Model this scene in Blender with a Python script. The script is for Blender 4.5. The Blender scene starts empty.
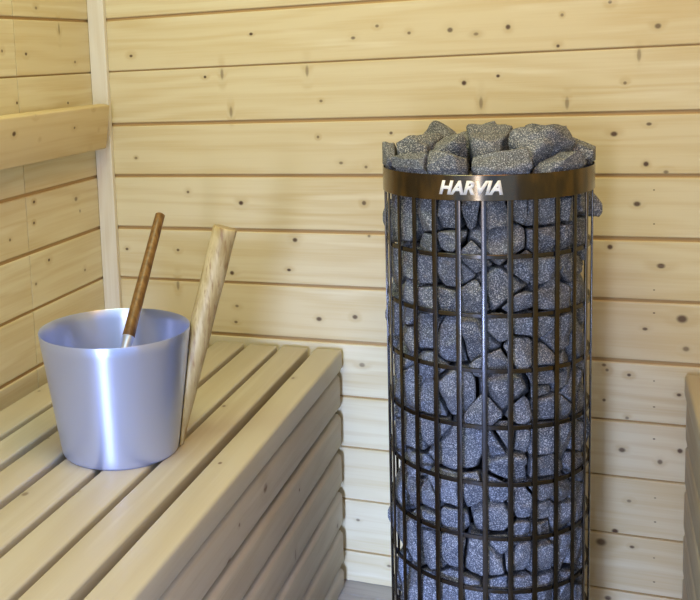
import bpy, bmesh, math, random
import numpy as np
from mathutils import Vector, Matrix, noise

random.seed(4)
rng = np.random.RandomState(11)
scene = bpy.context.scene
COL = scene.collection
PI = math.pi

# ---------------------------------------------------------------- measured layout (metres)
ROOM_W = 1.717
FRONT_Y = -3.15
CEIL_Z = 2.05
GROOVES = [1.6670, 1.5520, 1.4370, 1.3220, 1.2067, 1.0956, 0.9803, 0.8677, 0.7527, 0.6388, 0.5235, 0.4081, 0.2984, 0.1838, 0.0695]
GROOVE_W = [.004, .004, .004, .004, .0060, .0028, .0072, .0068, .0075, .0062, .0075, .0040, .0030, .0030, .0034]
BENCH_Z = 0.5119
SX, SY = 0.853, -0.2956            # stove axis
R_CAGE = 0.160
HOOPS = [0.8027, 0.7136, 0.6291, 0.5411, 0.4512, 0.3641, 0.2783, 0.193, 0.108, 0.03]
RIM_T, RIM_B = 0.9244, 0.8866
BX, BY = 0.3326, -0.6129           # bucket axis
BR0, BR1, BH = 0.0915, 0.1178, 0.1945
STONE_SEEDS = [(-166.3,0.842,0.027),(-135.9,0.849,0.027),(-121.2,0.856,0.03),(-107.2,0.862,0.027),(-93.4,0.869,0.02),(-80.0,0.867,0.034),(-66.4,0.873,0.014),
(-48.2,0.867,0.034),(-31.6,0.868,0.02),(-2.0,0.872,0.022),(-106.2,0.826,0.016),(-76.8,0.821,0.044),(-48.1,0.822,0.023),(-34.2,0.818,0.017),
(-11.8,0.815,0.017),(-120.7,0.819,0.013),(-152.0,0.763,0.02),(-135.6,0.773,0.019),(-121.8,0.772,0.025),(-105.2,0.774,0.033),(-90.9,0.797,0.019),
(-74.7,0.75,0.045),(-92.6,0.737,0.025),(-63.0,0.782,0.022),(-49.4,0.773,0.022),(-28.1,0.782,0.023),(-42.9,0.739,0.031),(-13.0,0.731,0.02),
(-64.7,0.724,0.017),(-121.3,0.728,0.02),(-137.1,0.733,0.02),(-107.8,0.735,0.02),(-167.0,0.676,0.019),(-140.9,0.695,0.019),(-137.9,0.658,0.019),
(-122.4,0.672,0.031),(-108.0,0.666,0.036),(-88.4,0.675,0.044),(-78.6,0.642,0.022),(-75.3,0.692,0.02),(-65.2,0.658,0.022),(-62.9,0.699,0.022),
(-49.9,0.688,0.019),(-38.8,0.671,0.03),(-16.2,0.658,0.022),(-49.1,0.651,0.02),(-34.3,0.63,0.016),(-120.4,0.627,0.017),(-155.8,0.605,0.017),
(-136.6,0.57,0.025),(-123.1,0.565,0.027),(-102.8,0.584,0.042),(-87.5,0.564,0.022),(-73.7,0.586,0.052),(-49.8,0.611,0.019),(-33.3,0.607,0.017),
(-50.4,0.592,0.013),(-49.0,0.563,0.023),(-26.9,0.578,0.02),(-34.0,0.556,0.02),(-62.3,0.561,0.016),(-157.5,0.545,0.02),(-6.7,0.55,0.019),
(-160.2,0.466,0.023),(-139.6,0.5,0.022),(-120.3,0.518,0.022),(-106.2,0.495,0.053),(-81.5,0.51,0.022),(-73.2,0.521,0.02),(-64.0,0.517,0.02),
(-49.6,0.513,0.028),(-33.8,0.507,0.028),(-14.3,0.489,0.02),(-71.0,0.471,0.039),(-49.5,0.47,0.025),(-17.8,0.461,0.019),(-137.9,0.444,0.016),
(-164.6,0.38,0.022),(-138.3,0.406,0.023),(-121.0,0.401,0.025),(-107.8,0.425,0.034),(-92.3,0.429,0.03),(-78.8,0.437,0.027),(-78.3,0.395,0.042),
(-64.0,0.411,0.034),(-49.4,0.433,0.023),(-49.4,0.401,0.023),(-34.4,0.421,0.022),(-34.2,0.381,0.025),(-12.9,0.383,0.022),(-107.9,0.384,0.02),
(-121.2,0.373,0.016),(-64.6,0.372,0.02),(-50.7,0.369,0.019),(-168.0,0.312,0.028),(-139.4,0.306,0.028),(-121.6,0.313,0.027),(-108.2,0.324,0.027),
(-86.3,0.318,0.042),(-75.0,0.348,0.022),(-64.0,0.325,0.031),(-49.9,0.321,0.031),(-35.9,0.325,0.023),(-18.1,0.313,0.022),(-108.4,0.258,0.028),
(-139.1,0.229,0.027),(-64.0,0.277,0.023),(-48.4,0.271,0.023),(-78.4,0.274,0.025),(-26.2,0.257,0.023),(-122.0,0.247,0.022),(-165.0,0.232,0.02),
(-93.2,0.262,0.025)]
KNOTS_BACK = [(0.0935,1.1273,1),(0.3662,1.1587,1),(0.5755,1.1393,1),(0.6228,1.1596,1),(0.4998,0.9466,1),(0.5455,0.8938,1),(0.0923,0.9072,1),(0.5956,0.8855,1),
(0.3163,1.0015,3),(0.2998,1.0805,3),(0.2618,1.0759,1),(0.4811,1.0792,3),(0.508,1.0186,1),(0.6461,0.9521,1),(0.6837,1.1428,1),(0.7599,1.1441,2),
(0.8069,1.134,1),(0.8636,1.1436,2),(0.9561,1.1595,1),(1.035,1.1771,1),(1.1121,1.1307,2),(0.9496,1.1046,1),(0.7846,1.0441,2),(0.8152,1.0056,3),
(0.8458,1.0548,1),(0.9655,1.0012,3),(1.0611,1.0339,1),(1.0829,1.0821,3),(1.1008,0.9602,1),(1.0443,0.9435,2),(1.0972,0.889,2),(1.1294,0.8746,1),
(1.0837,0.8168,2),(1.0402,0.7369,2),(1.1245,0.7046,2),(1.1602,0.6087,4),(1.1677,0.5536,2),(1.1004,0.5865,1),(1.0379,0.5041,1),(1.0752,0.4975,1),
(1.1582,0.4666,1),(0.2112,0.8331,1),(0.3304,0.8106,2),(0.59,0.8133,2),(0.0582,0.7044,1),(0.1814,0.7058,1),(0.4451,0.7346,2),(0.4302,0.6709,1),
(0.304,0.6596,2),(0.1774,0.6278,3),(0.3122,0.5879,1),(0.3085,0.5525,1),(0.4912,0.5697,2),(0.5665,0.5783,2),(0.5787,0.4781,2),(0.5986,0.7467,1),
(1.073,0.4145,1),(1.0653,0.3513,2),(1.1295,0.3354,2),(1.162,0.3604,2),(1.0787,0.2524,1),(1.0554,0.1892,2),(1.0851,0.1616,1),(1.0313,0.1633,4),
(1.0326,0.5133,1),(1.0334,0.4456,1),(1.0448,0.0512,2),(1.1169,0.4895,0),(1.1178,0.4401,0),(1.1188,0.3787,0),(1.1225,0.2643,0),(1.1233,0.2171,0),
(1.1228,0.1456,0),(1.1237,0.0976,0),(1.1108,0.8423,0),(1.1119,0.7809,0),(1.114,0.6599,0),(1.1147,0.6172,0),(0.5274,0.2571,1),(0.5628,0.1401,1),
(0.6259,0.0475,1)]
KNOTS_LEFT = [(-0.139,1.188,3),(-0.2735,1.1385,1),(-0.357,1.1448,1),(-0.0798,1.12,1),(-0.1209,1.0359,1),(-0.3179,1.0466,1),(-0.1124,0.8323,2),(-0.0982,0.8043,1),
(-0.2813,0.8507,1),(-0.2866,0.8097,1),(-0.2393,0.726,1),(-0.2947,0.6889,1),(-0.2293,0.584,1),(-0.0923,0.6741,1),(-0.3759,0.7921,1),
(-0.2247,1.2275,1)]
KNOTS_REST = [(-0.3454,1.0225,1),(-0.418,0.9949,2),(-0.192,0.9882,1),(-0.1148,1.0217,1),(-0.0849,0.9736,1),(-0.1162,0.9407,1),(-0.3261,0.976,1)]
KNOTS_FRONT = [(-0.5234,0.4333,4),(-0.6961,0.393,4),(-0.3739,0.2454,3),(-0.0773,0.1597,2),(-0.6485,0.4298,1),(-0.337,0.3493,1)]
KNOTS_TOP = [(0.4962,-0.2143,1),(0.4236,-0.3918,1),(0.5033,-0.6257,1),(0.0601,-0.407,1),(0.1981,-0.6101,1),(0.2756,-0.8068,2),(0.3426,-0.7761,1)]
# ---------------------------------------------------------------- object helpers
def empty(name, loc, label, cat, group=None):
    o = bpy.data.objects.new(name, None)
    o.empty_display_size = 0.05
    o.location = loc
    o['label'] = label
    o['category'] = cat
    if group:
        o['group'] = group
    COL.objects.link(o)
    return o


def link_mesh(name, me, mat, parent=None):
    o = bpy.data.objects.new(name, me)
    if mat:
        me.materials.append(mat)
    COL.objects.link(o)
    if parent is not None:
        o.parent = parent
    return o


def obj(name, bm, mat, parent=None, smooth=None):
    """bm is in world coordinates; with a parent the mesh is moved into the parent's frame."""
    if parent is not None:
        bmesh.ops.translate(bm, verts=bm.verts, vec=-Vector(parent.location))
    bmesh.ops.recalc_face_normals(bm, faces=bm.faces)
    me = bpy.data.meshes.new(name)
    bm.to_mesh(me)
    bm.free()
    if smooth is not None:
        me.shade_smooth()
        if smooth < 180:
            me.set_sharp_from_angle(angle=math.radians(smooth))
    return link_mesh(name, me, mat, parent)


def structure(o):
    o['kind'] = 'structure'
    return o


def box(bm, x0, x1, y0, y1, z0, z1, bevel=0.0, seg=2):
    r = bmesh.ops.create_cube(bm, size=1)
    vs = r['verts']
    bmesh.ops.scale(bm, verts=vs, vec=(x1 - x0, y1 - y0, z1 - z0))
    bmesh.ops.translate(bm, verts=vs, vec=((x0 + x1) / 2, (y0 + y1) / 2, (z0 + z1) / 2))
    if bevel > 0:
        es = list({e for v in vs for e in v.link_edges})
        r2 = bmesh.ops.bevel(bm, geom=es, offset=bevel, segments=seg, profile=0.5, affect='EDGES')
        vs = list({v for f in r2['faces'] for v in f.verts} | {v for v in vs if v.is_valid})
    return [v for v in vs if v.is_valid]


def lathe(bm, prof, cx, cy, n=96, closed=False):
    rings = []
    for (r, z) in prof:
        rings.append([bm.verts.new((cx + r * math.cos(2 * PI * i / n), cy + r * math.sin(2 * PI * i / n), z)) for i in range(n)]
                     if r > 1e-6 else [bm.verts.new((cx, cy, z))])
    m = len(rings)
    for k in range(m if closed else m - 1):
        a, b = rings[k], rings[(k + 1) % m]
        for i in range(n):
            j = (i + 1) % n
            if len(a) == 1 and len(b) == 1:
                continue
            if len(a) == 1:
                bm.faces.new((a[0], b[i], b[j]))
            elif len(b) == 1:
                bm.faces.new((a[i], a[j], b[0]))
            else:
                bm.faces.new((a[i], a[j], b[j], b[i]))


def rod(bm, p0, p1, r0, r1, n=32, seg=10, bevel=0.0015, wob=0.0):
    p0, p1 = Vector(p0), Vector(p1)
    ax = (p1 - p0).normalized()
    L = (p1 - p0).length
    u = ax.orthogonal().normalized()
    v = ax.cross(u)
    ts = [(0, -bevel), (bevel / L, 0)] + [(i / seg, 0) for i in range(1, seg)] + [(1 - bevel / L, 0), (1, -bevel)]
    prev = None
    for (t, dr) in ts:
        r = r0 + (r1 - r0) * t + dr
        c = p0 + ax * (L * t)
        ring = []
        for i in range(n):
            a = 2 * PI * i / n
            rr = r * (1 + wob * noise.noise(Vector((math.cos(a) * .7, math.sin(a) * .7, t * 6))))
            ring.append(bm.verts.new(c + (u * math.cos(a) + v * math.sin(a)) * rr))
        if prev:
            for i in range(n):
                j = (i + 1) % n
                bm.faces.new((prev[i], prev[j], ring[j], ring[i]))
        else:
            bm.faces.new(ring[::-1])
        prev = ring
    bm.faces.new(prev)


# ---------------------------------------------------------------- node helpers
class NT:
    def __init__(self, name):
        self.m = bpy.data.materials.new(name)
        self.m.use_nodes = True
        self.t = self.m.node_tree
        self.t.nodes.clear()
        self.out = self.t.nodes.new('ShaderNodeOutputMaterial')
        self.b = self.t.nodes.new('ShaderNodeBsdfPrincipled')
        self.t.links.new(self.b.outputs[0], self.out.inputs[0])

    def n(self, typ, **kw):
        nd = self.t.nodes.new(typ)
        for k, v in kw.items():
            setattr(nd, k, v)
        return nd

    def put(self, sock, v):
        if hasattr(v, 'links'):
            self.t.links.new(v, sock)
        else:
            sock.default_value = v

    def math(self, op, a, b=None, c=None, clamp=False):
        nd = self.n('ShaderNodeMath', operation=op, use_clamp=clamp)
        self.put(nd.inputs[0], a)
        if b is not None:
            self.put(nd.inputs[1], b)
        if c is not None:
            self.put(nd.inputs[2], c)
        return nd.outputs[0]

    def vmath(self, op, a, b=None):
        nd = self.n('ShaderNodeVectorMath', operation=op)
        self.put(nd.inputs[0], a)
        if b is not None:
            self.put(nd.inputs[1], b)
        return nd.outputs['Value'] if op in ('LENGTH', 'DISTANCE', 'DOT_PRODUCT') else nd.outputs[0]

    def smooth(self, v, lo, hi, a=0.0, b=1.0):
        nd = self.n('ShaderNodeMapRange', interpolation_type='SMOOTHSTEP')
        for i, x in enumerate((v, lo, hi, a, b)):
            self.put(nd.inputs[i], x)
        return nd.outputs[0]

    def noise(self, vec, scale, detail=3, rough=.5, dims='3D', w=None, dist=0.0):
        nd = self.n('ShaderNodeTexNoise', noise_dimensions=dims)
        self.put(nd.inputs['Vector'], vec)
        nd.inputs['Scale'].default_value = scale
        nd.inputs['Detail'].default_value = detail
        nd.inputs['Roughness'].default_value = rough
        nd.inputs['Distortion'].default_value = dist
        if w is not None:
            self.put(nd.inputs['W'], w)
        return nd.outputs[0]

    def mix(self, f, a, b, typ='MIX'):
        nd = self.n('ShaderNodeMix', data_type='RGBA', blend_type=typ)
        self.put(nd.inputs[0], f)
        self.put(nd.inputs[6], a if hasattr(a, 'links') else (*a, 1))
        self.put(nd.inputs[7], b if hasattr(b, 'links') else (*b, 1))
        return nd.outputs[2]

    def comb(self, x, y, z):
        nd = self.n('ShaderNodeCombineXYZ')
        for i, v in enumerate((x, y, z)):
            self.put(nd.inputs[i], v)
        return nd.outputs[0]


KNOT_SIZE = {0: .0016, 1: .0034, 2: .0052, 3: .0062, 4: .0082}


def wood(name, axis, light, mid, dark, knots=(), rnd='attr', rough=.55, streak=.5, ringfreq=26.0, scale=1.0):
    """softwood: `axis` is the grain direction; `knots` are (vec3, size) in the object's own frame."""
    N = NT(name)
    tc = N.n('ShaderNodeTexCoord').outputs['Object']
    sep = N.n('ShaderNodeSeparateXYZ')
    N.put(sep.inputs[0], tc)
    c = {'x': sep.outputs[0], 'y': sep.outputs[1], 'z': sep.outputs[2]}
    u = c[axis]
    o1, o2 = [c[k] for k in 'xyz' if k != axis]
    if rnd == 'attr':
        w = N.n('ShaderNodeAttribute', attribute_name='board').outputs['Fac']
    else:
        w = N.n('ShaderNodeObjectInfo').outputs['Random']
    core, halo = None, None
    kr = random.Random(5)
    for (kv, ks) in knots:
        r = KNOT_SIZE[ks]
        d = N.vmath('SUBTRACT', tc, kv)
        k = kr.uniform(.95, 1.5) if ks != 3 else 0.62
        sc = {'x': 1 / r, 'y': 1 / r, 'z': 1 / r}
        sc[axis] = 1 / (r * k)
        if ks == 3:
            sc['z'] = 1 / (r * 2.0)
        d = N.vmath('LENGTH', N.vmath('MULTIPLY', d, (sc['x'], sc['y'], sc['z'])))
        a = N.smooth(d, .45, 1.2, (kr.uniform(.6, 1.0) if ks != 3 else .5), 0.0)
        core = a if core is None else N.math('MAXIMUM', core, a)
        if ks > 0:
            h = N.smooth(d, .8, kr.uniform(2.6, 5.0), kr.uniform(.45, 1.0), 0.0)
            halo = h if halo is None else N.math('MAXIMUM', halo, h)
    woff = N.math('MULTIPLY', w, 31.7)
    base = N.comb(N.math('MULTIPLY', u, 1.0 * scale), N.math('MULTIPLY', o1, 9.0 * scale), N.math('MULTIPLY', o2, 9.0 * scale))
    bend = N.noise(base, 1.6, 2, .5, '4D', woff)
    # growth rings: slow phase across the grain, bent by noise and by the knots
    ph = N.math('ADD', N.math('MULTIPLY', N.math('ADD', o1, o2), ringfreq * 6.0), N.math('MULTIPLY', bend, ringfreq * 1.1))
    if halo is not None:
        ph = N.math('ADD', ph, N.math('MULTIPLY', halo, 3.5))
    ring = N.math('MULTIPLY_ADD', N.math('SINE', ph), .5, .5)
    fine = N.comb(N.math('MULTIPLY', u, 5.0), N.math('MULTIPLY', o1, 260.0), N.math('MULTIPLY', o2, 260.0))
    fib = N.noise(fine, 1.0, 3, .6, '4D', woff)
    broad = N.noise(N.comb(N.math('MULTIPLY', u, 2.2), N.math('MULTIPLY', o1, 13.0), N.math('MULTIPLY', o2, 13.0)), 1.0, 2, .5, '4D', N.math('ADD', woff, 5.0))
    f = N.math('ADD', N.math('MULTIPLY', ring, .46), N.math('MULTIPLY', N.math('SUBTRACT', fib, .5), 1.9 * streak))
    f = N.math('ADD', f, N.math('MULTIPLY', N.math('SUBTRACT', broad, .5), 1.3), clamp=True)
    col = N.mix(f, light, mid)
    tone = N.math('MULTIPLY', N.math('SUBTRACT', N.math('FRACT', N.math('MULTIPLY', w, 7.31)), .5), .42)
    col = N.mix(N.math('ADD', tone, .2, clamp=True), col, mid)
    if halo is not None:
        # resin-rich ring just around each knot and pale reaction wood further out
        hn = N.math('MULTIPLY', halo, N.math('MULTIPLY', N.noise(base, 7.0, 2), .8))
        col = N.mix(hn, col, tuple(a * .82 + b * .18 for a, b in zip(mid, dark)))
        col = N.mix(core, col, dark)
    elif core is not None:
        col = N.mix(core, col, dark)
    pale = N.noise(N.comb(N.math('MULTIPLY', u, 3.0), N.math('MULTIPLY', o1, 42.0), N.math('MULTIPLY', o2, 42.0)), 1.0, 3, .5, '4D', N.math('ADD', woff, 11.0))
    col = N.mix(N.math('MULTIPLY', N.smooth(pale, .56, .74), .65), col, tuple(min(.9, c_ * .9 + .12) for c_ in light))
    if rnd == 'attr':                      # tongues between the boards: groove shade and orange bounce painted into their colour
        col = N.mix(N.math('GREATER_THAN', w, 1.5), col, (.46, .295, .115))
    N.put(N.b.inputs['Base Color'], col)
    N.b.inputs['Roughness'].default_value = rough
    N.b.inputs['Specular IOR Level'].default_value = .35
    bp = N.n('ShaderNodeBump')
    bp.inputs['Strength'].default_value = .12
    bp.inputs['Distance'].default_value = .001
    N.put(bp.inputs['Height'], fib)
    N.put(N.b.inputs['Normal'], bp.outputs[0])
    return N.m


def metal(name, col, rough, aniso=0.0, tint=None, metallic=1.0, scratch=.05):
    N = NT(name)
    tc = N.n('ShaderNodeTexCoord').outputs['Object']
    sep = N.n('ShaderNodeSeparateXYZ')
    N.put(sep.inputs[0], tc)
    brushed = N.noise(N.comb(N.math('MULTIPLY', sep.outputs[0], 4.0), N.math('MULTIPLY', sep.outputs[1], 4.0),
                             N.math('MULTIPLY', sep.outputs[2], 700.0)), 1.0, 2)
    c = col
    if tint:
        patch = N.noise(N.vmath('MULTIPLY', tc, (38, 38, 14)), 1.0, 3)
        c = N.mix(N.smooth(patch, .40, .66), col, tint)
        N.put(N.b.inputs['Base Color'], c)
    else:
        N.b.inputs['Base Color'].default_value = (*col, 1)
    N.b.inputs['Metallic'].default_value = metallic
    N.put(N.b.inputs['Roughness'], N.math('MULTIPLY_ADD', N.math('SUBTRACT', brushed, .5), scratch * 2, rough))
    if aniso:
        N.b.inputs['Anisotropic'].default_value = aniso
        N.b.inputs['Anisotropic Rotation'].default_value = .25
        tg = N.n('ShaderNodeTangent', direction_type='RADIAL', axis='Z')
        N.put(N.b.inputs['Tangent'], tg.outputs[0])
    return N.m


def stone_mat(name):
    N = NT(name)
    tc = N.n('ShaderNodeTexCoord').outputs['Object']
    w = N.n('ShaderNodeObjectInfo').outputs['Random']
    woff = N.math('MULTIPLY', w, 50.0)
    sp = N.noise(tc, 600.0, 2, .7, '4D', woff)
    sp2 = N.noise(tc, 900.0, 1, .5, '4D', woff)
    big = N.noise(tc, 28.0, 3, .5, '4D', woff)
    base = N.mix(N.smooth(big, .35, .7), (.048, .060, .086), (.115, .134, .175))
    base = N.mix(N.math('MULTIPLY', w, .5), base, (.14, .15, .17))
    light = N.mix(N.math('FRACT', N.math('MULTIPLY', w, 13.7)), (.50, .54, .64), (.60, .60, .60))
    col = N.mix(N.smooth(sp, .505, .635), base, light)
    col = N.mix(N.math('MULTIPLY', N.smooth(sp2, .52, .66), .6), col, (.02, .022, .03))
    vein = N.noise(N.vmath('MULTIPLY', tc, (1, 1, 2.2)), 34.0, 3, .6, '4D', N.math('ADD', woff, 9.0))
    rust = N.math('MULTIPLY', N.smooth(vein, .62, .78), .30)
    col = N.mix(rust, col, (.36, .27, .17))
    N.put(N.b.inputs['Base Color'], col)
    N.b.inputs['Roughness'].default_value = .72
    N.b.inputs['Specular IOR Level'].default_value = .4
    bp = N.n('ShaderNodeBump')
    bp.inputs['Strength'].default_value = .55
    bp.inputs['Distance'].default_value = .0012
    N.put(bp.inputs['Height'], sp)
    N.put(N.b.inputs['Normal'], bp.outputs[0])
    return N.m


L_WALL, M_WALL, D_WALL = (.76, .685, .46), (.61, .475, .235), (.075, .035, .014)
M = {}
M['wall_back'] = wood('spruce_panelling_back', 'x', L_WALL, M_WALL, D_WALL, [((x, 0.0, z), s) for x, z, s in KNOTS_BACK])
M['wall_left'] = wood('spruce_panelling_left', 'y', L_WALL, M_WALL, D_WALL, [((0.0, y, z), s) for y, z, s in KNOTS_LEFT])
M['wall_plain'] = wood('spruce_panelling_plain', 'y', L_WALL, M_WALL, D_WALL)
M['floor'] = wood('grey_floor_planks', 'x', (.50, .49, .49), (.40, .385, .38), (.1, .09, .08), streak=.9)
M['trim'] = wood('spruce_corner_trim', 'z', (.76, .71, .60), (.66, .58, .44), D_WALL, streak=.8)

# ---------------------------------------------------------------- the room
def panelling(name, mat, a0, a1, put, lo=0.0, hi=CEIL_Z, split=None):
    """tongue-and-groove boards: the profile (depth, z) swept along a0..a1; put(a, depth, z) -> point"""
    bm = bmesh.new()
    lay = bm.faces.layers.float.new('board')
    cuts = [(hi, .002)] + [(g, w) for g, w in zip(GROOVES, GROOVE_W) if lo < g < hi] + [(lo, .002)]
    spans = [(a0, a1)] if split is None else [(a0, split - .0013), (split + .0013, a1)]
    T = .0055                                  # face of the boards stands 5.5 mm in front of the groove bottom
    for i in range(len(cuts) - 1):
        (zt, wt), (zb, wb) = cuts[i], cuts[i + 1]
        for si, (s0, s1) in enumerate(spans):
            rv = random.random()
            zt2, zb2 = zt - wt / 2, zb + wb / 2
            bv = .0020
            prof = [(0.0, zb2), (T - bv, zb2), (T - bv * .3, zb2 + bv * .3), (T, zb2 + bv), (T, zt2 - bv),
                    (T - bv * .3, zt2 - bv * .3), (T - bv, zt2), (0.0, zt2)]
            va = [bm.verts.new(put(s0, d, z)) for d, z in prof]
            vb = [bm.verts.new(put(s1, d, z)) for d, z in prof]
            for j in range(len(prof) - 1):
                bm.faces.new((va[j], va[j + 1], vb[j + 1], vb[j]))[lay] = rv
            bm.faces.new(va)[lay] = rv
            bm.faces.new(vb[::-1])[lay] = rv
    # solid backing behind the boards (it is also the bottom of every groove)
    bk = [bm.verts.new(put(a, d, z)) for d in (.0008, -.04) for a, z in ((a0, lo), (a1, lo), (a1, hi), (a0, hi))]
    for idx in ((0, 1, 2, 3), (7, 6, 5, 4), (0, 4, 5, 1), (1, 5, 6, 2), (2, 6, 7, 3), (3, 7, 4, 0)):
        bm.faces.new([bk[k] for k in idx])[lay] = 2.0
    return structure(obj(name, bm, mat))


T = .0055
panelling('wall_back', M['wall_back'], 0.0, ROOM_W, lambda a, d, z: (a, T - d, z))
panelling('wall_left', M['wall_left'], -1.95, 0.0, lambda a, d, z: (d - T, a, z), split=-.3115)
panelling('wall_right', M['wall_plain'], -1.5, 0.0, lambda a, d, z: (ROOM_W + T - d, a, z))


def planks(name, mat, x0, x1, y0, y1, z0, z1, pitch, along='x', face='top'):
    bm = bmesh.new()
    lay = bm.faces.layers.float.new('board')
    n = int(math.ceil(((y1 - y0) if along == 'x' else (x1 - x0)) / pitch))
    for i in range(n):
        before = set(bm.faces)
        if along == 'x':
            box(bm, x0, x1, max(y0, y1 - (i + 1) * pitch) + .0007, y1 - i * pitch - .0007, z0, z1, .0012, 1)
        else:
            box(bm, x0 + i * pitch + .001, min(x1, x0 + (i + 1) * pitch) - .001, y0, y1, z0, z1, .002, 1)
        r = random.random()
        for f in set(bm.faces) - before:
            f[lay] = r
    return structure(obj(name, bm, mat))


planks('floor', M['floor'], -.04, ROOM_W + .04, FRONT_Y, .04, -.03, 0.0, .093)
planks('ceiling', M['wall_plain'], -.04, ROOM_W + .04, -1.95, .04, CEIL_Z, CEIL_Z + .03, .115, along='y')
bm = bmesh.new()
box(bm, .0005, .0395, -.0135, -.0002, 0.0, CEIL_Z, .0018, 2)
structure(obj('trim_1', bm, M['trim']))

# ---------------------------------------------------------------- benches
L_B, M_B, D_B = (.60, .555, .455), (.50, .435, .32), (.12, .06, .03)
bl = empty('sauna_bench', (.27, -1.0, 0.0), 'pale slatted wooden bench with bucket standing on it, along the left wall', 'bench')
loc = Vector(bl.location)
kt = [((x - loc.x, y - loc.y, BENCH_Z), s) for x, y, s in KNOTS_TOP]
kf = [((.5395 - loc.x, y - loc.y, z), s) for y, z, s in KNOTS_FRONT]
M['slat'] = wood('aspen_bench_slat', 'y', L_B, M_B, D_B, kt, rnd='obj', rough=.42, streak=.35, ringfreq=18)
M['front'] = wood('spruce_bench_front', 'y', (.60, .545, .45), (.47, .40, .30), D_B, kf, rnd='obj', streak=.8)
M['frame'] = wood('bench_framing', 'x', L_B, M_B, D_B, rnd='obj')
RIGHT = [.5420, .4705, .4045, .331, .2525, .179, .1145]
LEFT = [.4856, .4148, .3425, .267, .195, .1265, .047]
Y_END, Y_NEAR = -.014, -1.92


def bench(root, mirror):
    fx = (lambda x: ROOM_W - .0095 - x) if mirror else (lambda x: x)

    def b2(bm, x0, x1, *a, **k):
        xa, xb = sorted((fx(x0), fx(x1)))
        return box(bm, xa, xb, *a, **k)
    for i, (l, r) in enumerate(zip(LEFT, RIGHT)):
        bm = bmesh.new()
        b2(bm, l, r, Y_NEAR, Y_END - .002 * (i % 3), BENCH_Z - .041, BENCH_Z, .006 if i == 0 else .004, 3)
        obj('slat', bm, M['slat'], root, 40)
    # front cladding: thick boards with rounded edges
    zt = [.4630, .3795, .2960, .2125, .1290, .0455]
    for i, t in enumerate(zt):
        bm = bmesh.new()
        lo = t - .0745 if i < 5 else .0
        b2(bm, .5395 - .034, .5385, Y_NEAR, Y_END - .003 - .0015 * i, lo, t, .006 if mirror else .012, 4)
        obj('front_board', bm, M['front'], root, 50)
    # framing behind
    for y in (-.12, -.75, -1.35, -1.85):
        bm = bmesh.new()
        b2(bm, .02, .5075, y - .02, y + .02, BENCH_Z - .092, BENCH_Z - .0412)
        obj('bearer', bm, M['frame'], root)
        for x in (.04, .478):
            bm = bmesh.new()
            b2(bm, x - .015, x + .028, y - .02, y + .02, 0.0, BENCH_Z - .0925)
            obj('post', bm, M['frame'], root)


bench(bl, False)
br = empty('sauna_bench', (ROOM_W - .27, -1.0, 0.0), 'slatted wooden bench end at the right edge, beside the stove', 'bench')
bench(br, True)

# backrest board on the left wall
rest = empty('backrest_board', (.04, -1.0, .98), 'plain knotty backrest board fixed across the left wall, above the bucket', 'backrest')
L_R, M_R = (.70, .585, .36), (.60, .455, .23)
M['rest'] = wood('spruce_backrest', 'y', L_R, M_R, D_WALL, [((.013, y + 1.0, z - .98), s) for y, z, s in KNOTS_REST], rnd='obj')
bm = bmesh.new()
vs = box(bm, -.013, .013, -1.9, -.040, -.0475, .0475, .004, 3)
bmesh.ops.rotate(bm, verts=bm.verts, cent=(0, 0, 0), matrix=Matrix.Rotation(.15, 3, 'Y'))
bmesh.ops.translate(bm, verts=bm.verts, vec=(.037, 0, .981))
obj('board', bm, M['rest'], rest, 40)
for y in (-.45, -1.5):
    bm = bmesh.new()
    box(bm, .0002, .020, y - .03, y + .03, .955, 1.0, .002, 1)
    obj('mounting_block', bm, M['rest'], rest)

# ---------------------------------------------------------------- bucket and ladle
M['alu'] = metal('brushed_aluminium', (.56, .645, .96), .33, .85, metallic=.78)
M['stick'] = None
N = NT('peeled_stick_wood')
tc = N.n('ShaderNodeTexCoord').outputs['Object']
n1 = N.noise(N.vmath('MULTIPLY', tc, (60, 60, 9)), 1.0, 4, .6)
n2 = N.noise(N.vmath('MULTIPLY', tc, (150, 150, 22)), 1.0, 4, .65)
colr = N.mix(N.smooth(n1, .38, .62), (.60, .495, .265), (.42, .315, .135))
colr = N.mix(N.math('MULTIPLY', N.smooth(n2, .50, .70), .8), colr, (.27, .15, .055))
N.put(N.b.inputs['Base Color'], colr)
N.b.inputs['Roughness'].default_value = .45
M['stick'] = N.m
N = NT('oiled_brown_wood')
tc = N.n('ShaderNodeTexCoord').outputs['Object']
n1 = N.noise(N.vmath('MULTIPLY', tc, (160, 160, 14)), 1.0, 4, .6)
n2 = N.noise(N.vmath('MULTIPLY', tc, (60, 60, 25)), 1.0, 3, .6)
colr = N.mix(N.smooth(n1, .35, .65), (.24, .125, .034), (.135, .062, .016))
colr = N.mix(N.math('MULTIPLY', N.smooth(n2, .52, .75), .7), colr, (.05, .022, .008))
N.put(N.b.inputs['Base Color'], colr)
N.b.inputs['Roughness'].default_value = .4
M['brown'] = N.m
N = NT('pale_end_grain')
N.b.inputs['Base Color'].default_value = (.36, .29, .19, 1)
N.b.inputs['Roughness'].default_value = .7
M['endgrain'] = N.m

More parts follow.
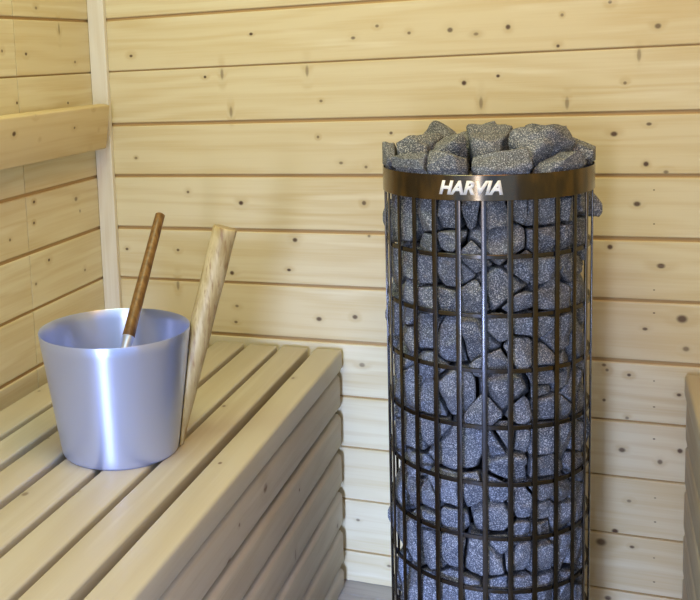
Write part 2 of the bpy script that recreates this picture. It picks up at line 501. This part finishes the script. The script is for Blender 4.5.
bk = empty('sauna_bucket', (BX, BY, BENCH_Z), 'brushed aluminium sauna bucket with a thick wooden stick handle, standing on the bench', 'bucket')
bm = bmesh.new()
z0 = BENCH_Z
t = .0014
lathe(bm, [(0, z0 + .0040), (BR0 - .006, z0 + .0040), (BR0 - .006, z0 + .0004), (BR0 - .003, z0 + .0002), (BR0 - .0008, z0 + .0022), (BR0 + .0004, z0 + .005)]
      + [(BR0 + (BR1 - BR0) * k / 12, z0 + BH * k / 12) for k in range(1, 13)]
      + [(BR1 - t * .4, z0 + BH + .0008), (BR1 - t, z0 + BH)]
      + [(BR0 - t + (BR1 - BR0) * k / 12, z0 + BH * k / 12) for k in range(11, 0, -1)] + [(BR0 - t - .002, z0 + .0065), (0, z0 + .0062)], BX, BY, 128)
obj('shell', bm, M['alu'], bk, 45)

# wooden stick fixed to the flank of the bucket and cut to its slope
rd = Vector((.88799, .45985, 0))
slope = .29


def on_stick(z):
    rho = .1365 + slope * (z - .1945)
    return Vector((BX, BY, BENCH_Z)) + rd * rho + Vector((0, 0, z))


bm = bmesh.new()
rod(bm, on_stick(.004), on_stick(.341), .0178, .0186, 40, 44, .001, .05)
for v in bm.verts:
    z = v.co.z - BENCH_Z
    need = BR0 + (BR1 - BR0) * z / BH + .0012
    d = Vector((v.co.x - BX, v.co.y - BY, 0))
    if z < BH + .01:
        if d.length < need:
            along = d.normalized()
            v.co.x, v.co.y = BX + along.x * need, BY + along.y * need
h = obj('handle', bm, M['stick'], bk, 60)
h.data.materials.append(M['endgrain'])
for f in h.data.polygons:
    if len(f.vertices) > 8 and f.center.z > .1:
        f.material_index = 1
h['label'] = 'thick weathered wooden stick handle'
for z in (.06, .15):
    bm = bmesh.new()
    rho = BR0 + (BR1 - BR0) * z / BH
    c = Vector((BX, BY, BENCH_Z + z))
    rod(bm, c + rd * (rho - .0045), c + rd * (rho + .004), .004, .004, 16, 1, .0006)
    obj('screw', bm, M['alu'], bk, 40)

# ladle: leans on the far rim of the bucket
P1 = Vector((.3275, -.5163, BENCH_Z + .1963))
P3 = Vector((.3265, -.650, BENCH_Z + .036))
D = (P1 - P3).normalized()
off = Vector((0, -.0125, .0))
ld = empty('sauna_ladle', tuple(P3), 'sauna ladle with a dark brown round handle, standing in the bucket', 'ladle')
H0, H1 = P3 + off + D * .166, P3 + off + D * .395
bm = bmesh.new()
rod(bm, H0, H1, .0102, .0083, 28, 12, .0012, .05)
h = obj('handle', bm, M['brown'], ld, 60)
h.data.materials.append(M['endgrain'])
for f in h.data.polygons:
    if len(f.vertices) > 8 and f.center.z > .1:
        f.material_index = 1
bm = bmesh.new()
rod(bm, P3 + off + D * .140, H0 + D * .0006, .0080, .0104, 28, 3, .0006)
obj('ferrule', bm, M['alu'], ld, 40)
bm = bmesh.new()
rod(bm, P3 + off + D * .030, P3 + off + D * .141, .0035, .0040, 16, 3, .0005)
obj('stem', bm, M['alu'], ld, 40)
bm = bmesh.new()
cx, cy = P3.x, P3.y + .004
zb = BENCH_Z + .0085
lathe(bm, [(0, zb), (.026, zb), (.031, zb + .003), (.037, zb + .034), (.0362, zb + .034), (.030, zb + .0042), (.0255, zb + .0012), (0, zb + .0012)], cx, cy, 48)
obj('scoop', bm, M['alu'], ld, 40)

# ---------------------------------------------------------------- stove
M['steel'] = metal('heat_tinted_steel', (.085, .074, .062), .22, .5, (.16, .115, .066), scratch=.08)
M['steel_bar'] = metal('dark_steel_bar', (.080, .078, .083), .22, 0, (.085, .069, .048), scratch=.05)
N = NT('silver_print')
N.b.inputs['Base Color'].default_value = (.92, .92, .92, 1)
N.b.inputs['Roughness'].default_value = .45
M['print'] = N.m
N = NT('black_core')
N.b.inputs['Base Color'].default_value = (.012, .012, .014, 1)
N.b.inputs['Roughness'].default_value = .8
M['core'] = N.m

st = empty('sauna_stove', (SX, SY, 0.0), 'tall round sauna stove, steel cage of bars and hoops filled with stones', 'stove')
bm = bmesh.new()
ro, ri = .1618, .1603
lathe(bm, [(ri, RIM_B), (ro - .0003, RIM_B), (ro, RIM_B + .0004), (ro, RIM_T - .0004), (ro - .0003, RIM_T), (ri, RIM_T)], SX, SY, 160, closed=True)
band = obj('rim_band', bm, M['steel'], st, 30)
for z in HOOPS:
    bm = bmesh.new()
    lathe(bm, [(.1545, z - .0032), (.1575, z - .0032), (.1579, z - .0026), (.1579, z + .0026), (.1575, z + .0032), (.1545, z + .0032)], SX, SY, 128, closed=True)
    obj('hoop', bm, M['steel_bar'], st, 30)
NB = 27
bars = [math.radians(-85.4) + 2 * PI * k / NB for k in range(NB)]
for a in bars:
    bm = bmesh.new()
    box(bm, .1580, .1602, -.0040, .0040, .004, RIM_B + .012, .0006, 2)
    bmesh.ops.rotate(bm, verts=bm.verts, cent=(0, 0, 0), matrix=Matrix.Rotation(a, 3, 'Z'))
    bmesh.ops.translate(bm, verts=bm.verts, vec=(SX, SY, 0))
    obj('bar', bm, M['steel_bar'], st, 40)
bm = bmesh.new()
lathe(bm, [(0, 0), (.150, 0), (.152, .002), (.152, .012), (.150, .014), (0, .014)], SX, SY, 96)
obj('base_plate', bm, M['core'], st, 30)
bm = bmesh.new()
lathe(bm, [(0, .0142), (.072, .0142), (.072, .842), (.066, .846), (0, .846)], SX, SY, 64)
obj('heating_core', bm, M['core'], st, 30)

# lettering on the rim band, bent round it
cu = bpy.data.curves.new('lettering_curve', 'FONT')
cu.body = 'HARVIA'
cu.size = 1.0
cu.shear = .27
cu.offset = .045
cu.extrude = .0
cu.space_character = 1.02
cu.resolution_u = 6
to = bpy.data.objects.new('lettering_curve', cu)
COL.objects.link(to)
dg = bpy.context.evaluated_depsgraph_get()
me = bpy.data.meshes.new_from_object(to.evaluated_get(dg))
bpy.data.objects.remove(to)
bm = bmesh.new()
bm.from_mesh(me)
bmesh.ops.triangulate(bm, faces=bm.faces)
xs = [v.co.x for v in bm.verts]
ys = [v.co.y for v in bm.verts]
x0, x1, y0, y1 = min(xs), max(xs), min(ys), max(ys)
A0, A1 = math.radians(-108.4), math.radians(-75.9)
ZL0, ZL1 = RIM_B + .0088, RIM_T - .0078
for v in bm.verts:
    a = A0 + (A1 - A0) * (v.co.x - x0) / (x1 - x0)
    z = ZL0 + (ZL1 - ZL0) * (v.co.y - y0) / (y1 - y0)
    v.co = (SX + (ro + .0002) * math.cos(a), SY + (ro + .0002) * math.sin(a), z)
r = bmesh.ops.extrude_face_region(bm, geom=bm.faces[:])
for v in [g for g in r['geom'] if isinstance(g, bmesh.types.BMVert)]:
    d = Vector((v.co.x - SX, v.co.y - SY, 0)).normalized() * .0004
    v.co += d
bmesh.ops.recalc_face_normals(bm, faces=bm.faces)
bmesh.ops.translate(bm, verts=bm.verts, vec=-Vector(st.location))
me2 = bpy.data.meshes.new('brand_lettering')
bm.to_mesh(me2)
bm.free()
lt = link_mesh('brand_lettering', me2, M['print'], band)
lt['label'] = 'silver white slanted capital lettering on the rim band'

# ---------------------------------------------------------------- stones
M['stone'] = stone_mat('speckled_sauna_stone')
CAM = Vector((1.0180, -1.9364, 1.1044))
toward = math.atan2(CAM.y - SY, CAM.x - SX)
ur = np.array([-math.sin(toward), math.cos(toward)])       # to the viewer's right
uf = np.array([math.cos(toward), math.sin(toward)])        # toward the viewer

seeds = []      # dict(p, w, kind, ext)
RS = .114
for (a, z, r) in STONE_SEEDS:
    a = math.radians(a)
    rs = .150 - max(.026, min(.048, r * .95))
    seeds.append(dict(p=np.array([SX + rs * math.cos(a), SY + rs * math.sin(a), z]), r=r, kind='front', a=a, z=z))
# the rest of the cage: flanks, and what stands below the picture
for tries in range(6000):
    a = rng.uniform(-PI, PI)
    z = rng.uniform(.045, .875)
    da = abs((a - toward + PI) % (2 * PI) - PI)
    if da > math.radians(150):
        continue
    p = np.array([SX + RS * math.cos(a), SY + RS * math.sin(a), z])
    if min(np.linalg.norm(p - s['p']) for s in seeds) < (.058 if z < .2 or da > 1.9 else .043):
        continue
    if da < 1.32 and z > .245:
        continue
    seeds.append(dict(p=p, r=.027, kind='rest', a=a, z=z))
# the pile on top: (right, toward viewer, height over rim, half width, half depth, half height)
TOP = [(-.147, .030, .014, .020, .034, .022), (-.104, .030, .024, .042, .040, .028), (-.112, .108, .006, .048, .034, .017), (-.056, .120, .009, .040, .032, .020),
       (-.074, -.055, .018, .044, .040, .026), (-.022, -.045, .022, .032, .040, .024), (-.006, -.090, .026, .034, .034, .028), (-.052, .052, .024, .033, .038, .024),
       (.006, .045, .029, .046, .042, .027), (.012, .124, .008, .040, .034, .019), (.072, .066, .024, .050, .050, .040), (.098, -.030, .020, .044, .044, .028),
       (.134, .008, .012, .036, .046, .022), (.104, .096, .004, .046, .034, .018), (.046, -.020, .010, .03, .03, .022), (-.035, -.005, .012, .026, .03, .018),
       (-.130, -.045, .006, .03, .036, .018), (.050, -.100, .024, .034, .03, .022), (.115, -.090, .006, .03, .03, .020), (-.075, -.115, .008, .036, .028, .018), (-.01, -.135, .006, .03, .02, .016)]
for (u, v, hh, wx, wy, wz) in TOP:
    q = ur * u + uf * v
    seeds.append(dict(p=np.array([SX + q[0], SY + q[1], RIM_T + hh]), r=(wx + wy) / 2, kind='top', ext=(wx, wy, wz), u=u, v=v, a=math.atan2(q[1], q[0]), z=RIM_T + hh))
for k in range(6):                      # buried layer that carries the pile
    a = k * PI / 3 + .3
    seeds.append(dict(p=np.array([SX + .052 * math.cos(a), SY + .052 * math.sin(a), .884]), r=.03, kind='under', a=a, z=.884))
n_real = len(seeds)
for z in np.arange(.03, .83, .045):     # the heating core's share of the volume (no stones there)
    for k in range(6):
        a = k * PI / 3 + z * 40
        seeds.append(dict(p=np.array([SX + .062 * math.cos(a), SY + .062 * math.sin(a), z]), r=.020, kind='core', a=a, z=z))

P = np.array([s['p'] for s in seeds])
Wt = np.array([s['r'] ** 2 * .8 for s in seeds])
ico = bmesh.new()
bmesh.ops.create_icosphere(ico, subdivisions=5, radius=1)
DIR_HI = np.array([v.co[:] for v in ico.verts])
FACE_HI = [[v.index for v in f.verts] for f in ico.faces]
ico.free()
ico = bmesh.new()
bmesh.ops.create_icosphere(ico, subdivisions=4, radius=1)
DIR_LO = np.array([v.co[:] for v in ico.verts])
FACE_LO = [[v.index for v in f.verts] for f in ico.faces]
ico.free()
R_IN = .1525
bar_mid = [b + PI / NB for b in bars]


def facets(n, ext, R):
    d = rng.normal(size=(n, 3))
    d /= np.linalg.norm(d, axis=1)[:, None]
    sup = np.sqrt(((d @ R) ** 2 * np.array(ext) ** 2).sum(1))
    return d, sup * rng.uniform(.86, 1.12, n)


def stone_shape(i):
    s = seeds[i]
    dif = P - P[i]
    dist = np.linalg.norm(dif, axis=1)
    near = [j for j in np.argsort(dist)[1:32]]
    nrm, off = [], []
    for j in near:
        n = dif[j] / dist[j]
        d = (dist[j] ** 2 + Wt[i] - Wt[j]) / (2 * dist[j])
        if seeds[j]['kind'] == 'core':
            d = max(d, dist[j] * .4)
        nrm.append(n)
        off.append(min(max(d, .007), dist[j] - .007) - .0009 - abs(rng.normal()) * .0016)
    rad = np.array([math.cos(s['a']), math.sin(s['a']), 0])
    rs = math.hypot(P[i][0] - SX, P[i][1] - SY)
    if s['kind'] in ('front', 'rest'):
        tan = np.array([-rad[1], rad[0], 0])
        e = max(s['r'], .014)
        side = abs((s['a'] - toward + PI) % (2 * PI) - PI)
        if side > 1.0:
            e = max(e * 1.35, .027)
        side = abs((s['a'] - toward + PI) % (2 * PI) - PI)
        for k in range(3):              # broken outer faces, each tilted its own way
            n = rad + tan * rng.uniform(-.6, .6) + np.array([0, 0, 1]) * rng.uniform(-.6, .6)
            n /= np.linalg.norm(n)
            nrm.append(n)
            off.append((R_IN - rs) * rng.uniform(.70 if side < 1.15 else .93, 1.0) + .001)
        nrm.append(rad)
        off.append(R_IN - rs + .001)
        R = np.stack([tan, rad, np.array([0, 0, 1.0])], 1)
        d, o = facets(8, (e * 1.6, .05, e * 1.6), R)
        nrm += list(d)
        off += list(o)
        nrm.append(-rad)
        off.append(max(rs - .074, .012))
        if s['z'] < .1:
            nrm.append(np.array([0, 0, -1.0]))
            off.append(P[i][2] - .016)
    elif s['kind'] == 'top':
        R = np.stack([np.append(ur, 0), np.append(uf, 0), np.array([0, 0, 1.0])], 1)
        d, o = facets(17, s['ext'], R)
        nrm += list(d)
        off += list(o)
        d = np.array([0, 0, 1.0])
        nrm.append(d + rng.uniform(-.5, .5, 3) * np.array([1, 1, 0]))
        nrm[-1] = nrm[-1] / np.linalg.norm(nrm[-1])
        off.append(s['ext'][2] * .95)
    else:
        d, o = facets(14, (.034, .034, .030), np.eye(3))
        nrm += list(d)
        off += list(o)
        nrm.append(np.array([0, 0, -1.0]))
        off.append(P[i][2] - .848)
    nrm, off = np.array(nrm), np.maximum(np.array(off), .005)
    hi = s['kind'] in ('front', 'top')
    D, F = (DIR_HI, FACE_HI) if hi else (DIR_LO, FACE_LO)
    c = np.maximum(D @ nrm.T, 0) / off
    pw = 70.0 if s['kind'] != 'top' else 42.0
    mx = c.max(1)
    rr = 1.0 / (mx * ((c / mx[:, None]) ** pw).sum(1) ** (1 / pw))
    # broken-rock roughness (always inward)
    o3 = rng.uniform(-50, 50, 3)
    nz = np.array([noise.fractal(Vector(d * r * 45 + o3), .8, 2.2, 5) for d, r in zip(D, rr)])
    lowf = np.array([noise.noise(Vector(d * 1.7 + o3)) for d in D])
    rr = rr * (1 - .055 * np.clip(nz + .3, 0, 1.5) - .09 * np.clip(lowf, 0, 1))
    pts = P[i] + D * rr[:, None]
    # keep inside the cage; a few corners poke out between two bars
    rx, ry = pts[:, 0] - SX, pts[:, 1] - SY
    pr = np.hypot(rx, ry)
    lim = np.full(len(pts), R_IN if s['kind'] != 'top' else .1575)
    if s['kind'] == 'top':
        lim = np.where(pts[:, 2] > RIM_T + .004, .162, .1575)
    if 'poke' in s:
        ang = np.arctan2(ry, rx)
        m, z, amt, hh = s['poke']
        da = np.abs((ang - m + PI) % (2 * PI) - PI) / math.radians(4.6)
        dz = np.abs(pts[:, 2] - z) / hh
        b = np.clip(1 - da ** 2, 0, 1) * np.clip(1 - dz, 0, 1) * 1.3
        lim = np.where((da < 1) & (dz < 1), R_IN + amt * np.minimum(b ** .7, 1), lim)
        grow = (da < 1) & (dz < 1) & (pr > .132)
        pr2 = np.where(grow, np.maximum(pr, lim), pr)
        pts[:, 0] = SX + rx / pr * pr2
        pts[:, 1] = SY + ry / pr * pr2
        rx, ry = pts[:, 0] - SX, pts[:, 1] - SY
        pr = np.hypot(rx, ry)
    k = np.minimum(1, lim / pr)
    pts[:, 0] = SX + rx * k
    pts[:, 1] = SY + ry * k
    return pts, F


def poke(a_deg, z, amt, hh):
    m = min(bar_mid, key=lambda b: abs((b - math.radians(a_deg) + PI) % (2 * PI) - PI))
    best = min((s for s in seeds if s['kind'] in ('front', 'rest')),
               key=lambda s: ((s['a'] - m + PI) % (2 * PI) - PI) ** 2 * .02 + (s['z'] - z) ** 2)
    best['poke'] = (m, z, amt, hh)


poke(2, .853, .020, .029)
poke(-172, .838, .011, .030)
poke(-172, .672, .010, .024)
poke(-172, .318, .012, .026)
poke(2, .496, .006, .022)

# order of the stones between two hoops, for the labels
levels = [RIM_B] + HOOPS
ORD = ['first', 'second', 'third', 'fourth', 'fifth', 'sixth', 'seventh', 'eighth', 'ninth', 'tenth', 'eleventh', 'twelfth', 'thirteenth',
       'fourteenth', 'fifteenth', 'sixteenth', 'seventeenth', 'eighteenth', 'nineteenth', 'twentieth', 'twenty-first', 'twenty-second']
rows = {}
for i in range(n_real):
    s = seeds[i]
    if s['kind'] == 'front':
        k = sum(1 for h in levels[1:] if s['z'] < h)
        rows.setdefault(k, []).append(i)
for k, ids in rows.items():
    ids.sort(key=lambda i: float((P[i][:2] - np.array([SX, SY])) @ ur))
    for q, i in enumerate(ids):
        size = 'large' if seeds[i]['r'] > .032 else ('small' if seeds[i]['r'] < .018 else 'mid-sized')
        rank = ORD[q] + ' from left' if q else 'leftmost'
        if q == len(ids) - 1:
            rank = 'rightmost'
        where = 'between rim band and first hoop down' if k == 0 else 'between %s and %s hoops down' % (ORD[k - 1], ORD[k])
        seeds[i]['label'] = '%s speckled grey stone, %s of those %s' % (size, rank, where)
top_lab = ['small dark stone at the far left of the pile, against the rim', 'broad rounded stone at the left of the pile, behind the pale flat one',
           'pale flat stone lying along the left front rim', 'low stone at the front rim above the letter H',
           'dark flat stone at the back left of the pile', 'stone at the back between the dark flat one and the topmost one',
           'dark rounded stone at the back centre, topmost of the pile', 'small stone in the middle of the left half of the pile',
           'wide pointed stone just left of the big angular one', 'low flat stone at the front rim above the end of the lettering',
           'biggest stone on the pile, angular, right of the middle', 'dark stone right behind the biggest angular one',
           'wedge-shaped stone at the far right of the pile, by the rim', 'low dark stone at the right front rim below the biggest one']
tq = 0
for i in range(n_real):
    s = seeds[i]
    pts, F = stone_shape(i)
    c = pts.mean(0)
    me = bpy.data.meshes.new('sauna_stone')
    me.from_pydata([tuple(p - c) for p in pts], [], F)
    me.shade_smooth()
    o = link_mesh('sauna_stone', me, M['stone'])
    o.location = c
    o['category'] = 'stone'
    if s['kind'] == 'front':
        o['label'] = s['label']
        o['group'] = 'stones inside the stove cage'
    elif s['kind'] == 'top':
        o['label'] = top_lab[tq] if tq < len(top_lab) else 'speckled grey stone buried in or behind the pile on top'
        tq += 1
        o['group'] = 'stones piled on top of the stove'
    elif s['kind'] == 'rest':
        o['label'] = 'speckled grey stone on the far flank or lowest part of the cage'
        o['group'] = 'stones on the far flanks of the cage'
    else:
        o['label'] = 'speckled grey stone buried under the pile on top'
        o['group'] = 'stones buried under the pile'

# ---------------------------------------------------------------- light
def area(name, loc, target, sx, sy, power, col, spread=180):
    l = bpy.data.lights.new(name, 'AREA')
    l.shape = 'RECTANGLE'
    l.size, l.size_y = sx, sy
    l.energy = power
    l.color = col
    l.spread = math.radians(spread)
    o = bpy.data.objects.new(name, l)
    o.location = loc
    o.rotation_euler = (Vector(target) - Vector(loc)).to_track_quat('-Z', 'Y').to_euler()
    COL.objects.link(o)
    return o


area('door_daylight', (.74, -3.05, .95), (.70, 0, .65), 0.18, 1.4, 17.4, (0.828, 0.862, 1.0))
area('low_wall_fill', (.42, -2.55, 1.42), (.66, 0, .10), 0.4, 0.5, 0.78, (1.0, 0.769, 0.577), 75)  # added out-of-view fill, aimed at the low back wall by the stove
area('warm_ceiling_lamp', (1.0, -.9, 2.02), (.95, -.4, 0), 0.5, 0.5, 7.5, (1.0, 0.48, 0.053))
area('ceiling_fill', (.45, -.9, 2.02), (.45, -.4, 0), 0.5, 0.5, 10.3, (0.854, 1.0, 0.607))  # extra unseen fill under the ceiling, added to balance wall and stone tones
area('low_blue_fill', (.66, -2.9, .50), (.52, 0, .08), 0.35, 0.35, 3.8, (0.363, 0.516, 1.0), 32)  # narrow blue fill added to brighten the wall gap between bench and stove
w = bpy.data.worlds.new('daylight')
scene.world = w
w.use_nodes = True
w.node_tree.nodes['Background'].inputs[0].default_value = (.43, .61, 1.0, 1)
w.node_tree.nodes['Background'].inputs[1].default_value = 1.12

# ---------------------------------------------------------------- camera
yaw, pitch, roll = .40741334, -.13878754, -.04833613
F = Vector((-math.sin(yaw) * math.cos(pitch), math.cos(yaw) * math.cos(pitch), math.sin(pitch)))
R0 = Vector((math.cos(yaw), math.sin(yaw), 0))
U0 = R0.cross(F)
Rv = R0 * math.cos(roll) + U0 * math.sin(roll)
Uv = -R0 * math.sin(roll) + U0 * math.cos(roll)
cd = bpy.data.cameras.new('camera')
cam = bpy.data.objects.new('camera', cd)
COL.objects.link(cam)
m = Matrix((Rv, Uv, -F)).transposed().to_4x4()
m.translation = CAM
cam.matrix_world = m
cd.sensor_fit = 'HORIZONTAL'
cd.sensor_width = 36
cd.lens = 987.109 / 700 * 36
cd.shift_x = (350 - 176.123) / 700
cd.shift_y = (202.615 - 300) / 700
cd.clip_start = .02
scene.camera = cam

scene.view_settings.view_transform = 'Standard'
scene.view_settings.look = 'None'
scene.view_settings.gamma = 1
scene.view_settings.use_curve_mapping = False
scene.view_settings.exposure = 0.0
